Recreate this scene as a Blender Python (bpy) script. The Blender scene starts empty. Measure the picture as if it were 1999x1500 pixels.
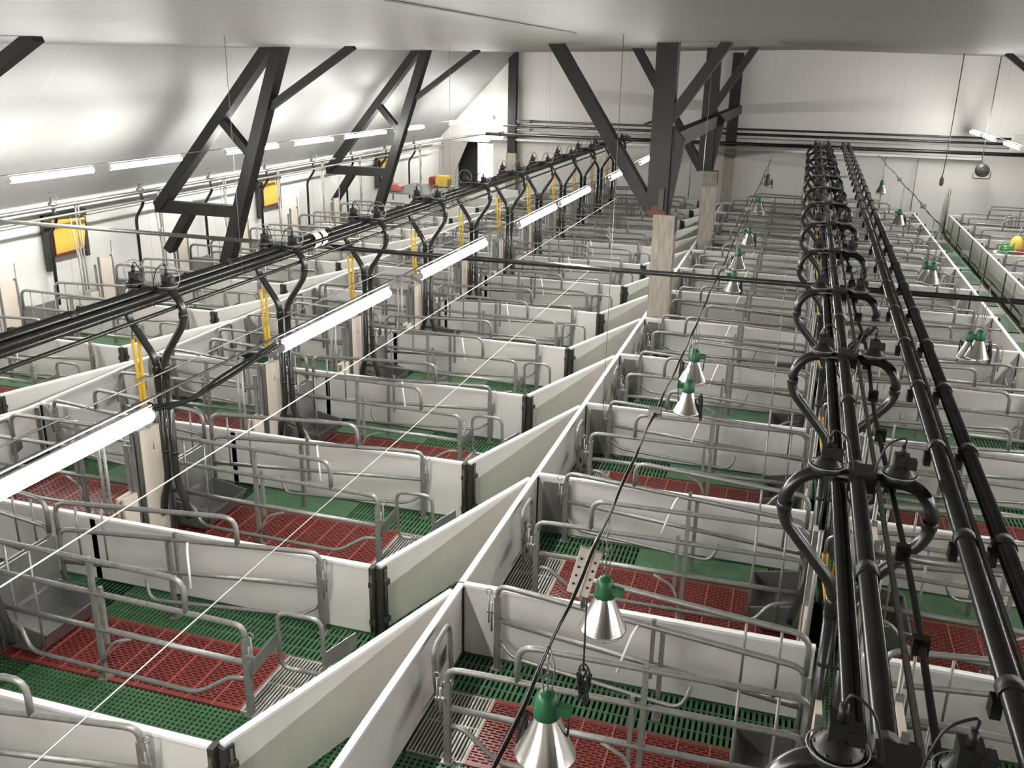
import bpy, math, random
from mathutils import Vector, Matrix
random.seed(7)
SC = bpy.context.scene
COL = SC.collection

# ------------------------------------------------------------------ camera
CAMZ = 3.85
PITCH, YAW, ROLL, FPX = .3278, .2900, .0205, 1799.0
def cam_matrix():
    cy, sy = math.cos(YAW), math.sin(YAW); cp, sp = math.cos(PITCH), math.sin(PITCH); cr, sr = math.cos(ROLL), math.sin(ROLL)
    f = Vector((-sy*cp, cy*cp, -sp)); r = Vector((cy, sy, 0)); u = r.cross(f)
    r2 = r*cr + u*sr; u2 = -r*sr + u*cr
    return Matrix(((r2.x, u2.x, -f.x, 0), (r2.y, u2.y, -f.y, 0), (r2.z, u2.z, -f.z, CAMZ), (0, 0, 0, 1)))
cd = bpy.data.cameras.new('camera'); cam = bpy.data.objects.new('camera', cd); COL.objects.link(cam)
cam.matrix_world = cam_matrix()
cd.sensor_fit = 'HORIZONTAL'; cd.sensor_width = 36.0; cd.lens = FPX/1999.0*36.0
cd.clip_start = .05; cd.clip_end = 200
SC.camera = cam

# ------------------------------------------------------------------ world, exposure
w = bpy.data.worlds.new('world'); SC.world = w; w.use_nodes = True
w.node_tree.nodes['Background'].inputs[0].default_value = (.8, .85, .9, 1)
w.node_tree.nodes['Background'].inputs[1].default_value = .02
SC.view_settings.view_transform = 'Standard'; SC.view_settings.look = 'None'
SC.view_settings.exposure = 0.62; SC.view_settings.gamma = 1.0
SC.view_settings.use_curve_mapping = False
SC.cycles.use_denoising = True
SC.cycles.max_bounces = 8; SC.cycles.diffuse_bounces = 5; SC.cycles.glossy_bounces = 3
SC.cycles.caustics_reflective = False; SC.cycles.caustics_refractive = False
LAMP = 108.0

# ------------------------------------------------------------------ materials
MATS = {}
def mat(name, col, rough=.5, metal=0., vary=0., scale=6., bump=0., emit=None, stretch=(1, 1, 1), coord='Object', spec=.5):
    m = bpy.data.materials.new(name); m.use_nodes = True; nt = m.node_tree; b = nt.nodes['Principled BSDF']
    b.inputs['Base Color'].default_value = (*col, 1); b.inputs['Roughness'].default_value = rough; b.inputs['Metallic'].default_value = metal
    b.inputs['Specular IOR Level'].default_value = spec
    if vary or bump:
        tc = nt.nodes.new('ShaderNodeTexCoord'); mp = nt.nodes.new('ShaderNodeMapping'); mp.inputs['Scale'].default_value = stretch
        n = nt.nodes.new('ShaderNodeTexNoise'); n.inputs['Scale'].default_value = scale; n.inputs['Detail'].default_value = 4
        nt.links.new(tc.outputs[coord], mp.inputs[0]); nt.links.new(mp.outputs[0], n.inputs['Vector'])
        if vary:
            cr = nt.nodes.new('ShaderNodeValToRGB')
            cr.color_ramp.elements[0].position = .3; cr.color_ramp.elements[1].position = .7
            cr.color_ramp.elements[0].color = tuple(c*(1-vary) for c in col)+(1,)
            cr.color_ramp.elements[1].color = tuple(min(1, c*(1+vary*.6)) for c in col)+(1,)
            nt.links.new(n.outputs['Fac'], cr.inputs[0]); nt.links.new(cr.outputs[0], b.inputs['Base Color'])
        if bump:
            bp = nt.nodes.new('ShaderNodeBump'); bp.inputs['Strength'].default_value = bump
            nt.links.new(n.outputs['Fac'], bp.inputs['Height']); nt.links.new(bp.outputs[0], b.inputs['Normal'])
    if emit:
        b.inputs['Emission Color'].default_value = (*emit[0], 1); b.inputs['Emission Strength'].default_value = emit[1]
    MATS[name] = m; return m
WHITE = mat('white_plastic', (.74, .715, .68), .42, vary=.07, scale=2.2)
CAP = mat('bright_cap', (.93, .92, .90), .35, vary=.02)
BEIGE = mat('beige_plastic', (.60, .53, .45), .5, vary=.06, scale=3)
STEEL = mat('galvanised_steel', (.29, .285, .268), .42, metal=.5, vary=.18, scale=25, bump=.04)
STAIN = mat('stainless_steel', (.34, .34, .33), .38, metal=.8, vary=.2, scale=6)
CAST = mat('cast_iron_grate', (.46, .44, .40), .5, metal=.3, vary=.15, scale=20)
DARKPOST = mat('dark_channel', (.045, .042, .035), .5, vary=.3, scale=10)
BLACK = mat('black_pipe', (.022, .022, .020), .26, vary=.3, scale=8)
BLACKM = mat('black_matt_plastic', (.017, .017, .016), .45)
GREEN = mat('green_slats', (.055, .145, .066), .38, vary=.18, scale=5)
GREENP = mat('green_solid', (.080, .18, .090), .42, vary=.25, scale=7)
RED = mat('red_slats', (.20, .040, .034), .36, vary=.15, scale=5)
REDR = mat('red_rib', (.40, .12, .10), .36)
PIT = mat('dark_pit', (.006, .007, .005), .9)
TIMBER = mat('dark_timber', (.0105, .0095, .0075), .6, vary=.35, scale=5, stretch=(1, 1, .15), bump=.1)
WOOD = mat('weathered_wood', (.36, .32, .27), .75, vary=.28, scale=7, stretch=(5, 5, .5), bump=.2)
ALU = mat('polished_aluminium', (.82, .80, .77), .2, metal=1.0)
LGREEN = mat('lamp_green', (.014, .11, .04), .4)
YELLOW = mat('yellow_hose', (.78, .50, .06), .4)
YPANEL = mat('yellow_panel', (.80, .55, .10), .5, vary=.08, scale=4)
GREYP = mat('grey_plastic', (.42, .40, .37), .5)
CORD = mat('pale_cord', (.75, .70, .62), .8)
WIRE = mat('steel_wire', (.35, .35, .33), .4, metal=.7)
ORANGE = mat('orange_red_plastic', (.30, .05, .03), .45)
RUST = mat('faded_red_paint', (.12, .022, .016), .6)
BROWN = mat('brown_plastic', (.10, .05, .035), .45)
CONC = mat('concrete_aisle', (.26, .25, .22), .8, vary=.2, scale=3)

def wall_mat(name, col, rough, axis, pitch, rise=None, var=.04, groove=.55, spec=.5, grime=0):
    """panelled sheet: base colour, faint noise, thin joint lines every `pitch` metres along an axis"""
    m = bpy.data.materials.new(name); m.use_nodes = True; nt = m.node_tree; b = nt.nodes['Principled BSDF']; N = nt.nodes; L = nt.links
    b.inputs['Roughness'].default_value = rough; b.inputs['Specular IOR Level'].default_value = spec
    g = N.new('ShaderNodeNewGeometry'); sx = N.new('ShaderNodeSeparateXYZ'); L.new(g.outputs['Position'], sx.inputs[0])
    dv = N.new('ShaderNodeMath'); dv.operation = 'DIVIDE'; dv.inputs[1].default_value = pitch; L.new(sx.outputs[axis], dv.inputs[0])
    fr = N.new('ShaderNodeMath'); fr.operation = 'FRACT'; L.new(dv.outputs[0], fr.inputs[0])
    lt = N.new('ShaderNodeMath'); lt.operation = 'LESS_THAN'; lt.inputs[1].default_value = .018/pitch if pitch > .2 else .05; L.new(fr.outputs[0], lt.inputs[0])
    n = N.new('ShaderNodeTexNoise'); n.inputs['Scale'].default_value = .8; n.inputs['Detail'].default_value = 5
    L.new(g.outputs['Position'], n.inputs['Vector'])
    cr = N.new('ShaderNodeValToRGB'); cr.color_ramp.elements[0].color = tuple(c*(1-var) for c in col)+(1,); cr.color_ramp.elements[1].color = tuple(min(1, c*(1+var)) for c in col)+(1,)
    L.new(n.outputs['Fac'], cr.inputs[0])
    mx = N.new('ShaderNodeMix'); mx.data_type = 'RGBA'; L.new(lt.outputs[0], mx.inputs[0]); L.new(cr.outputs[0], mx.inputs[6])
    mx.inputs[7].default_value = (col[0]*groove, col[1]*groove, col[2]*groove, 1)
    L.new(mx.outputs[2], b.inputs['Base Color'])
    bp = N.new('ShaderNodeBump'); bp.inputs['Strength'].default_value = .12; bp.invert = True; L.new(lt.outputs[0], bp.inputs['Height'])
    if name == 'ceiling_sheet':
        w_ = N.new('ShaderNodeTexWave'); w_.wave_type = 'BANDS'; w_.bands_direction = 'Y'; w_.inputs['Scale'].default_value = 1.3; w_.inputs['Distortion'].default_value = .3
        L.new(g.outputs['Position'], w_.inputs['Vector']); b2 = N.new('ShaderNodeBump'); b2.inputs['Strength'].default_value = .05; L.new(w_.outputs['Fac'], b2.inputs['Height']); L.new(b2.outputs[0], bp.inputs['Normal'])
    L.new(bp.outputs[0], b.inputs['Normal'])
    return m
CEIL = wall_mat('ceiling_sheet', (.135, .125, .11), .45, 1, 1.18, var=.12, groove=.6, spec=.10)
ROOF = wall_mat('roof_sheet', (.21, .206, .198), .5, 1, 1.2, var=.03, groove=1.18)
WALL = wall_mat('wall_sheet', (.70, .675, .64), .5, 0, 1.2, var=.04, groove=.9)
WALLY = wall_mat('side_wall_sheet', (.70, .69, .66), .5, 1, 1.9, var=.04, groove=.8)

# ------------------------------------------------------------------ mesh builder
def fillet(pts, rad, n=4):
    pts = [Vector(p) for p in pts]
    if len(pts) < 3 or rad <= 0: return pts
    out = [pts[0]]
    for i in range(1, len(pts)-1):
        a, p, b = pts[i-1], pts[i], pts[i+1]
        d1 = (a-p); d2 = (b-p); l1 = d1.length; l2 = d2.length
        if l1 < 1e-6 or l2 < 1e-6: continue
        r = min(rad, l1*.49, l2*.49)
        A = p + d1/l1*r; B = p + d2/l2*r
        for k in range(n+1):
            t = k/n; out.append(A*(1-t)**2 + p*2*t*(1-t) + B*t*t)
    out.append(pts[-1]); return out

class MB:
    def __init__(self): self.v = []; self.f = []; self.s = []; self.m = []; self.cur = 0
    def add(self, vs, fs, smooth=False):
        o = len(self.v); self.v += [tuple(v) for v in vs]
        for f in fs: self.f.append(tuple(i+o for i in f)); self.s.append(smooth); self.m.append(self.cur)
        return self
    def box(self, x0, y0, z0, x1, y1, z1):
        if x0 > x1: x0, x1 = x1, x0
        if y0 > y1: y0, y1 = y1, y0
        if z0 > z1: z0, z1 = z1, z0
        vs = [(x0,y0,z0),(x1,y0,z0),(x1,y1,z0),(x0,y1,z0),(x0,y0,z1),(x1,y0,z1),(x1,y1,z1),(x0,y1,z1)]
        return self.add(vs, [(0,3,2,1),(4,5,6,7),(0,1,5,4),(1,2,6,5),(2,3,7,6),(3,0,4,7)])
    def beam(self, a, b, wx, wz, up=(0, 0, 1)):
        """box-section bar from a to b: wx wide across, wz deep in the plane of `up`"""
        a = Vector(a); b = Vector(b); d = (b-a).normalized(); upv = Vector(up)
        if abs(d.dot(upv)) > .99: upv = Vector((1, 0, 0))
        s = d.cross(upv).normalized(); u = s.cross(d).normalized()
        vs = []
        for p in (a, b):
            for i, j in ((-1,-1),(1,-1),(1,1),(-1,1)): vs.append(p + s*(wx/2*i) + u*(wz/2*j))
        return self.add(vs, [(0,3,2,1),(4,5,6,7),(0,1,5,4),(1,2,6,5),(2,3,7,6),(3,0,4,7)])
    def tube(self, pts, r, seg=8, rad=0., n=4, cap=True):
        P = fillet(pts, rad, n)
        P = [p for i, p in enumerate(P) if i == 0 or (p-P[i-1]).length > 1e-5]
        if len(P) < 2: return self
        t0 = (P[1]-P[0]).normalized()
        nrm = Vector((0, 0, 1)) if abs(t0.z) < .9 else Vector((1, 0, 0))
        nrm = (nrm - t0*nrm.dot(t0)).normalized(); vs = []; 
        for i, p in enumerate(P):
            if i == 0: t = t0
            elif i == len(P)-1: t = (P[i]-P[i-1]).normalized()
            else: t = ((P[i+1]-P[i]).normalized() + (P[i]-P[i-1]).normalized()).normalized()
            nrm = (nrm - t*nrm.dot(t)).normalized(); bi = t.cross(nrm)
            for k in range(seg):
                a = 2*math.pi*k/seg; vs.append(p + nrm*(math.cos(a)*r) + bi*(math.sin(a)*r))
        fs = []
        for i in range(len(P)-1):
            for k in range(seg):
                k2 = (k+1) % seg; fs.append((i*seg+k, i*seg+k2, (i+1)*seg+k2, (i+1)*seg+k))
        self.add(vs, fs, True)
        if cap:
            o = len(self.v)-len(vs); m = len(P)-1
            self.f.append(tuple(o+k for k in reversed(range(seg)))); self.s.append(False); self.m.append(self.cur)
            self.f.append(tuple(o+m*seg+k for k in range(seg))); self.s.append(False); self.m.append(self.cur)
        return self
    def lathe(self, prof, c=(0, 0, 0), seg=20, axis='z'):
        vs = []; fs = []
        for r, z in prof:
            for k in range(seg):
                a = 2*math.pi*k/seg; x, y = math.cos(a)*r, math.sin(a)*r
                p = (x, y, z) if axis == 'z' else ((z, x, y) if axis == 'x' else (y, z, x))
                vs.append((p[0]+c[0], p[1]+c[1], p[2]+c[2]))
        for i in range(len(prof)-1):
            for k in range(seg):
                k2 = (k+1) % seg; fs.append((i*seg+k, i*seg+k2, (i+1)*seg+k2, (i+1)*seg+k))
        self.add(vs, fs, True)
        return self
    def ring(self, c, R, r, normal='y', seg=18, ts=5):
        pts = []
        for k in range(seg+1):
            a = 2*math.pi*k/seg; q = (math.cos(a)*R, math.sin(a)*R)
            pts.append({'y': (c[0]+q[0], c[1], c[2]+q[1]), 'z': (c[0]+q[0], c[1]+q[1], c[2]), 'x': (c[0], c[1]+q[0], c[2]+q[1])}[normal])
        return self.tube(pts, r, ts, cap=False)
    def prism(self, poly, a, b, axis='y'):
        """polygon given in the two other axes, extruded from a to b"""
        n = len(poly)
        def P(p, t): return {'y': (p[0], t, p[1]), 'x': (t, p[0], p[1]), 'z': (p[0], p[1], t)}[axis]
        vs = [P(p, a) for p in poly] + [P(p, b) for p in poly]
        fs = [tuple(range(n)), tuple(reversed(range(n, 2*n)))] + [(i, n+i, n+(i+1) % n, (i+1) % n) for i in range(n)]
        return self.add(vs, fs)
    def mesh(self, name, mats, sx=1):
        me = bpy.data.meshes.new(name)
        vs = [(v[0]*sx, v[1], v[2]) for v in self.v]; fs = self.f if sx > 0 else [tuple(reversed(f)) for f in self.f]
        me.from_pydata(vs, [], fs)
        if not isinstance(mats, (list, tuple)): mats = [mats]
        for m in mats: me.materials.append(m)
        me.polygons.foreach_set('use_smooth', self.s); me.polygons.foreach_set('material_index', self.m)
        me.update(); return me

def obj(name, me, parent=None, loc=(0, 0, 0), label=None, rotz=0.):
    o = bpy.data.objects.new(name, me); COL.objects.link(o)
    if parent: o.parent = parent
    o.location = loc
    if rotz: o.rotation_euler.z = rotz
    if label: o['label'] = label
    return o
def tag(o, label, cat, group=None, kind=None):
    o['label'] = label; o['category'] = cat
    if group: o['group'] = group
    if kind: o['kind'] = kind
    return o
def struct(name, me, label=None, loc=(0, 0, 0)):
    o = obj(name, me, None, loc, label); o['kind'] = 'structure'; return o
def copy_tree(o, parent=None):
    c = o.copy(); COL.objects.link(c); c.parent = parent
    for ch in KIDS.get(o.name, []): copy_tree(ch, c)
    return c
KIDS = {}
def part(name, me, parent, loc=(0, 0, 0), label=None):
    o = obj(name, me, parent, loc, label); KIDS.setdefault(parent.name, []).append(o); return o
def empty(name, loc=(0, 0, 0)):
    o = bpy.data.objects.new(name, None); COL.objects.link(o); o.location = loc; o.empty_display_size = .1; return o
ORD = ['nearest', 'second', 'third', 'fourth', 'fifth', 'sixth', 'seventh', 'eighth', 'ninth', 'tenth', 'eleventh', 'twelfth', 'thirteenth', 'farthest']

# ------------------------------------------------------------------ room shell
Y0, PITCHY, NK = 3.27, 1.90, 12
YFAR = 27.0
XL, XR = -10.5, 9.6
def yk(k): return Y0 + PITCHY*k
def zceil(y, x=0.): return 4.278 + .0175*(y-13) - .021*abs(x)
m = MB(); m.box(XL-.5, -4, -.62, XR+.5, YFAR+.5, -.5); struct('floor', m.mesh('pit_floor', PIT), 'dark manure pit floor under the slats')
yb = -4.0
m = MB()
for xa, xb in ((XL-.3, 0.), (0., XR+.3)):
    q = [(xa, yb), (xb, yb), (xb, YFAR+.3), (xa, YFAR+.3)]
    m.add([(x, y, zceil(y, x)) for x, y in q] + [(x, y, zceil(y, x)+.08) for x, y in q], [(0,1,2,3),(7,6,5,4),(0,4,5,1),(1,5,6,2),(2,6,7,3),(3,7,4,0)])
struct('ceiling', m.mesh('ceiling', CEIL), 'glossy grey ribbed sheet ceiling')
# far wall with an opening on the left
m = MB()
ox0, ox1, oz0, oz1 = -9.95, -8.78, .35, 1.80
m.box(XL-.2, YFAR, -.5, ox0, YFAR+.14, 5); m.box(ox1, YFAR, -.5, XR+.2, YFAR+.14, 5)
m.box(ox0, YFAR, oz1, ox1, YFAR+.14, 5); m.box(ox0, YFAR, -.5, ox1, YFAR+.14, oz0)
struct('wall_far', m.mesh('wall_far', WALL), 'white panelled gable wall at the far end')
m = MB(); m.box(XL-.12, yb, -.5, XL, YFAR, 1.93); struct('wall_left', m.mesh('wall_left', WALLY), 'low white side wall on the left')
m = MB(); m.box(XR, yb, -.5, XR+.12, YFAR, 1.93); struct('wall_right', m.mesh('wall_right', WALLY))
m = MB(); m.box(XL-.2, yb-.12, -.5, XR+.2, yb, 5); struct('wall_back', m.mesh('wall_back', WALL))
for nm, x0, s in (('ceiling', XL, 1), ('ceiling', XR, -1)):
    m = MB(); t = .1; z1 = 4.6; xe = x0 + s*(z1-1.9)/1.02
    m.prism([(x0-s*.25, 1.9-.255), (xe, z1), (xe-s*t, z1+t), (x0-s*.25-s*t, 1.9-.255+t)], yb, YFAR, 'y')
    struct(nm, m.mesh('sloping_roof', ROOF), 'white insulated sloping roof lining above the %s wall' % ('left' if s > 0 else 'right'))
m = MB(); m.box(XL+.003, 1.0, 1.62, XL+.05, YFAR-.01, 1.80); m.box(XL+.003, 1.0, 1.84, XL+.09, YFAR-.01, 1.9)
struct('trim_1', m.mesh('wall_ledge', WHITE), 'white ledge along the top of the left wall')
# opening: dark room behind, daylight strip, half open leaf
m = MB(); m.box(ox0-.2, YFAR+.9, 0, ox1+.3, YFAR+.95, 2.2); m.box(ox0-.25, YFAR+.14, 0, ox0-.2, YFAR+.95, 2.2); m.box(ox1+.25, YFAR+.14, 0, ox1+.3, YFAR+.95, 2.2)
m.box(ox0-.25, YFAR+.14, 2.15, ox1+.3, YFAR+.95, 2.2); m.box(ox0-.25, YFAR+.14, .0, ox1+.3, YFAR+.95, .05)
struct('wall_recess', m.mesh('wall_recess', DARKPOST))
m = MB(); m.cur = 0
for a_, b_ in ((-9.30, -9.27), (-8.81, -8.78), (-9.05, -9.03)): m.box(a_, YFAR+.03, oz0+.1, b_, YFAR+.09, oz1)
m.cur = 1; m.box(-9.27, YFAR+.05, oz0+.1, -8.81, YFAR+.07, oz1-.03)
DAY = mat('daylight_pane', (.9, .9, .92), .4, emit=((.95, .98, 1.0), 1.5))
struct('window_1', m.mesh('window', [WHITE, DAY]), 'tall daylit window strip in the far wall')
m = MB(); m.prism([(-10.33, .2), (-9.95, .2), (-9.95, .95), (-9.58, 1.78), (-10.33, 1.85)], YFAR-.12, YFAR-.08, 'y')
struct('door_1', m.mesh('door_leaf', GREYP), 'grey board closing the left part of the far opening')

# ------------------------------------------------------------------ slatted floor modules
ROWS = {
 'L3': dict(x0=-7.75, s=-1, k0=1, desc='left wall row', wedge=.0),
 'L2': dict(x0=-7.15, s=1, k0=0, desc='row left of left feed line', wedge=0.),
 'L1': dict(x0=-2.60, s=-1, k0=-1, desc='row right of left feed line', wedge=.73),
 'R1': dict(x0=-1.87, s=1, k0=-1, desc='row left of right feed line', wedge=0.),
 'R2': dict(x0=3.00, s=-1, k0=-1, desc='row left of green aisle', wedge=0.),
 'R3': dict(x0=3.86, s=1, k0=5, desc='row right of green aisle', wedge=0.),
}
UW = 2.30
def green_module(u0, u1):
    m = MB()
    # zone A (v 0..0.86) square-holed grid, zone B beyond the red mat: narrow slots along v
    x = u0
    while x < u1-.01:
        m.box(x, 0, -.03, x+.017, .855, -.0); x += .036
    y = .0
    while y < .85:
        m.box(u0, y, -.028, u1, y+.014, -.001); y += .036
    x = u0
    while x < u1-.01:
        m.box(x, 1.485, -.03, x+.020, 1.9, -.0); x += .036
    for y in (1.485, 1.58, 1.69, 1.79, 1.885): m.box(u0, y, -.028, u1, y+.014, -.001)
    # strip at the tail between zones
    return m
def fmod(u0, u1, s, nm): return green_module(u0, u1).mesh(nm, GREEN, s)
GM = {1: fmod(0, UW+.28, 1, 'green_slats_r'), -1: fmod(-.73, UW, -1, 'green_slats_l')}
def grate_mesh(u0, u1, s):
    m = MB(); x = u0
    while x < u1: m.box(x, .87, -.03, x+.011, 1.48, .002); x += .0235
    for y in (.87, 1.17, 1.465): m.box(u0, y, -.032, u1, y+.016, -.002)
    m.box(u0, .868, -.03, u0+.012, 1.482, .004); m.box(u1-.012, .868, -.03, u1, 1.482, .004)
    return m.mesh('tri_bar_grate', CAST, s)
GRT = {1: grate_mesh(.02, .38, 1), -1: grate_mesh(-.70, .38, -1), 2: grate_mesh(.02, .38, -1)}
def red_mesh(s):
    m = MB(); u0, u1, v0, v1 = .385, UW, .865, 1.482
    y = v0+.03; r = 0
    while y < v1-.03:
        m.box(u0, y, -.03, u1, y+.011, .002)
        x = u0+.03*(r % 2)+.02
        while x < u1-.02: m.box(x, y+.010, -.025, x+.016, y+.0235, .001); x += .06
        y += .0235; r += 1
    m.box(u0, v0, -.03, u1, v0+.032, .004); m.box(u0, v1-.032, -.03, u1, v1, .004)
    m.cur = 1; x = u0
    while x < u1-.01: m.box(x, v0, -.03, x+.009, v1, .0055); x += .195
    m.box(u1-.012, v0, -.03, u1, v1, .0055)
    return m.mesh('red_slats', [RED, REDR], s)
RDM = {1: red_mesh(1), -1: red_mesh(-1)}
def pad_mesh(s):
    m = MB(); m.box(.95, 1.50, .0015, 2.0, 1.86, .012)
    return m.mesh('piglet_pad', GREENP, s)
PADM = {1: pad_mesh(1), -1: pad_mesh(-1)}

# ------------------------------------------------------------------ crate parts (local: u along the crate, tail at 0; v across; z up)
def crate_meshes(s):
    D = {}
    def frame(vt, vh, far):
        def V(u): return vt + (vh-vt)*(u-.29)/2.0
        def P(u, z, dv=0): return (u, V(u)+dv, z)
        m = MB(); r = .0185; ue = 2.235
        m.tube([P(.29, .50), P(.29, .64), P(.42, .645), P(ue, .645), P(ue, .12)], r, 8, .09)          # main hoop rail
        m.tube([P(.29, .38), P(ue, .38)], .019 if not far else r, 8)                                   # middle rail
        if not far:
            m.tube([P(.70, .64), P(.70, .88), P(ue, .88), P(ue, .60)], r, 8, .10)
        else:
            m.tube([P(.88, .64), P(.88, .86), P(ue, .86), P(ue, .60)], r, 8, .10)
        rails = m
        lo = MB()
        if not far:
            lo.tube([P(.31, .26), P(.40, .27, -.02), P(.62, .13, -.07), P(1.92, .13, -.07), P(2.02, .28, -.03), P(2.2, .30)], .015, 8, .08)
            lo.tube([P(1.38, .14, -.02), P(1.33, .27, .02), P(1.18, .33, .03)], .012, 8, .06)
        else:
            lo.tube([P(.31, .22), P(.42, .16, -.05), P(1.55, .16, -.05), P(1.60, .30, 0)], .014, 8, .08)
        post = MB(); u = .29; post.beam(P(u, 0), P(u, .56), .038, .038); post.box(u-.035, V(u)-.035, 0, u+.035, V(u)+.035, .008)
        post.tube([(u-.035, V(u)-.02, .30), (u-.035, V(u)-.02, .52)], .008, 6)
        mid = MB(); um = 1.40
        mid.beam(P(um, .0), P(um, .90 if not far else .62), .03, .03); mid.beam(P(um-.06, .28), P(um-.06, .70), .025, .025)
        mid.box(um-.03, V(um)-.04, 0, um+.03, V(um)+.04, .01)
        hb = MB()
        hb = []
        for uu in (1.88, 2.08):
            q = MB(); q.tube([P(uu, .12 if not far else .36), P(uu, .87)], .0085, 6); hb.append(q.mesh('upright_bar', STEEL, s))
        pin = MB(); pin.tube([(.235, vt-.02, .36), (.235, vt-.02, .58)], .0055, 6); pin.ring((.235, vt-.02, .60), .02, .004, 'y', 12, 5)
        pin.box(.225, vt-.03, .44, .285, vt-.01, .455)
        arm = MB()
        arm.tube([P(1.25 if far else 1.18, .645), (P(1.22, 0)[0], V(1.22)-.06, .60), (1.15, V(1.15)-.16, .36)], .0095, 6, .05)
        return rails, lo, post, mid, hb, pin, arm
    for key, (vt, vh, far) in {'near': (.86, .90, False), 'far': (1.80, 1.50, True)}.items():
        rails, lo, post, mid, hb, pin, arm = frame(vt, vh, far)
        D[key] = dict(rails=rails.mesh('side_frame', STEEL, s), lo=lo.mesh('lower_bar', STEEL, s), post=post.mesh('tail_post', STEEL, s),
                      mid=mid.mesh('middle_post', STEEL, s), hb=hb, pin=pin.mesh('latch_pin', WIRE, s), arm=arm.mesh('support_arm', CAP, s))
    # tail gate : two plates and a closed hoop
    m = MB()
    if s < 0: m.tube([(.13, 1.235, .10), (.285, 1.23, .10), (.285, 1.21, .53), (-.03, 1.22, .53), (-.03, 1.24, .10), (.13, 1.235, .10)], .0155, 8, .08)
    else: m.tube([(.11, 1.28, .10), (.12, 1.14, .10), (.10, 1.12, .56), (.09, 1.42, .56), (.11, 1.42, .10), (.11, 1.28, .10)], .0165, 8, .08)
    D['gate'] = m.mesh('tail_gate', STEEL, s)
    m = MB()
    def plate(a, b, z0, z1):
        ax, ay = a; bx, by = b; t = .006
        m.add([(ax, ay, z0), (bx, by, z0+.03), (bx, by, z1+.03), (ax, ay, z1), (ax-t, ay+t, z0), (bx-t, by+t, z0+.03), (bx-t, by+t, z1+.03), (ax-t, ay+t, z1)],
              [(0,1,2,3),(7,6,5,4),(0,4,5,1),(1,5,6,2),(2,6,7,3),(3,7,4,0)])
    plate((.29, .88), (.285 if s < 0 else .12, 1.21 if s < 0 else 1.13), .26, .36)
    D['plate'] = m.mesh('gate_plate', STAIN, s)
    m = MB(); plate((-.03, 1.22) if s < 0 else (.09, 1.42), (-.14, 1.46) if s < 0 else (.06, 1.56), .16, .28); D['plate2'] = m.mesh('gate_plate', STAIN, s)
    # feed trough
    m = MB(); t = .012
    m.prism([(1.88, .19), (1.96, .03), (2.24, .03), (2.24, .26), (2.228, .26), (2.228, .042), (1.968, .042), (1.892, .19)], .92, 1.46, 'y')
    for y in (.92, 1.448): m.prism([(1.88, .19), (1.96, .03), (2.24, .03), (2.24, .26)], y, y+t, 'y')
    D['trough'] = m.mesh('feed_trough', STAIN, s)
    m = MB(); m.box(2.245, .90, .02, 2.265, 1.48, .60); D['head'] = m.mesh('head_panel', STAIN, s)
    # beige hopper boards beside the drop pipes
    m = MB(); m.box(2.235, .56, .03, 2.265, .82, 1.02); m.cur = 1
    m.box(2.23, .545, .03, 2.266, .56, 1.05); m.box(2.23, .82, .03, 2.266, .845, 1.05); m.cur = 0
    m.box(2.235, .30, .03, 2.26, .46, .55); m.cur = 1; m.box(2.23, .46, .0, 2.266, .475, .95)
    D['board'] = m.mesh('feeder_board', [BEIGE, STAIN], s)
    D['rod'] = []
    for v in (.17, .87): m = MB(); m.tube([(2.25, v, 0), (2.25, v, 1.25)], .014, 6); D['rod'].append(m.mesh('support_rod', STEEL, s))
    return D
CM = {1: crate_meshes(1), -1: crate_meshes(-1)}
def proto_crate(s):
    D = CM[s]; r = empty('farrowing_crate')
    for key in ('near', 'far'):
        d = D[key]; f = part('side_frame', d['rails'], r)
        part('tail_post', d['post'], f); part('middle_post', d['mid'], f); [part('upright_bar', q, f) for q in d['hb']]
        part('lower_bar', d['lo'], f); part('latch_pin', d['pin'], f)
        if key == 'far': part('support_arm', d['arm'], f, label='pale bent support arm')
    g = part('tail_gate', D['gate'], r); part('gate_plate', D['plate'], g); part('gate_plate', D['plate2'], g)
    t = part('feed_trough', D['trough'], r, label='dark steel feed trough'); part('head_panel', D['head'], r)
    part('feeder_board', D['board'], r, label='beige board with steel edges'); [part('support_rod', q, r) for q in D['rod']]
    return r
PC = {1: proto_crate(1), -1: proto_crate(-1)}
used = set()
# partitions
def partition_mesh(s, u0, u1, post=True):
    m = MB(); m.box(u0, -.016, .02, u1, .016, .535); 
    m.cur = 1; m.box(u0, -.021, .535, u1, .021, .555); m.cur = 2; m.tube([(u0+.02, 0, .012), (u1, 0, .012)], .01, 6)
    return m.mesh('partition_panel', [WHITE, CAP, STAIN], s)
PM = {('p', 1): partition_mesh(1, .02, UW+.0), ('p', -1): partition_mesh(-1, -.05, UW)}
m = MB(); m.box(-.035, -.03, .0, .0, .03, .55); m.tube([(-.018, -.035, .05), (-.018, -.035, .50)], .01, 6); 
m.box(-.045, -.045, .10, -.0, -.03, .14); m.box(-.045, -.045, .40, 0, -.03, .44)
EPM = {1: m.mesh('end_post', DARKPOST, 1), -1: m.mesh('end_post', DARKPOST, -1)}
m = MB(); m.tube([(.30, -.05, .03), (.30, -.05, .58)], .009, 6); m.ring((.30, -.05, .60), .02, .004, 'y', 10, 5); m.box(.28, -.06, .2, .32, .02, .23)
m = MB(); m.box(.07, -.030, .03, .30, -.018, .50); CVP = m.mesh('cover_plate', STAIN)
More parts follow.
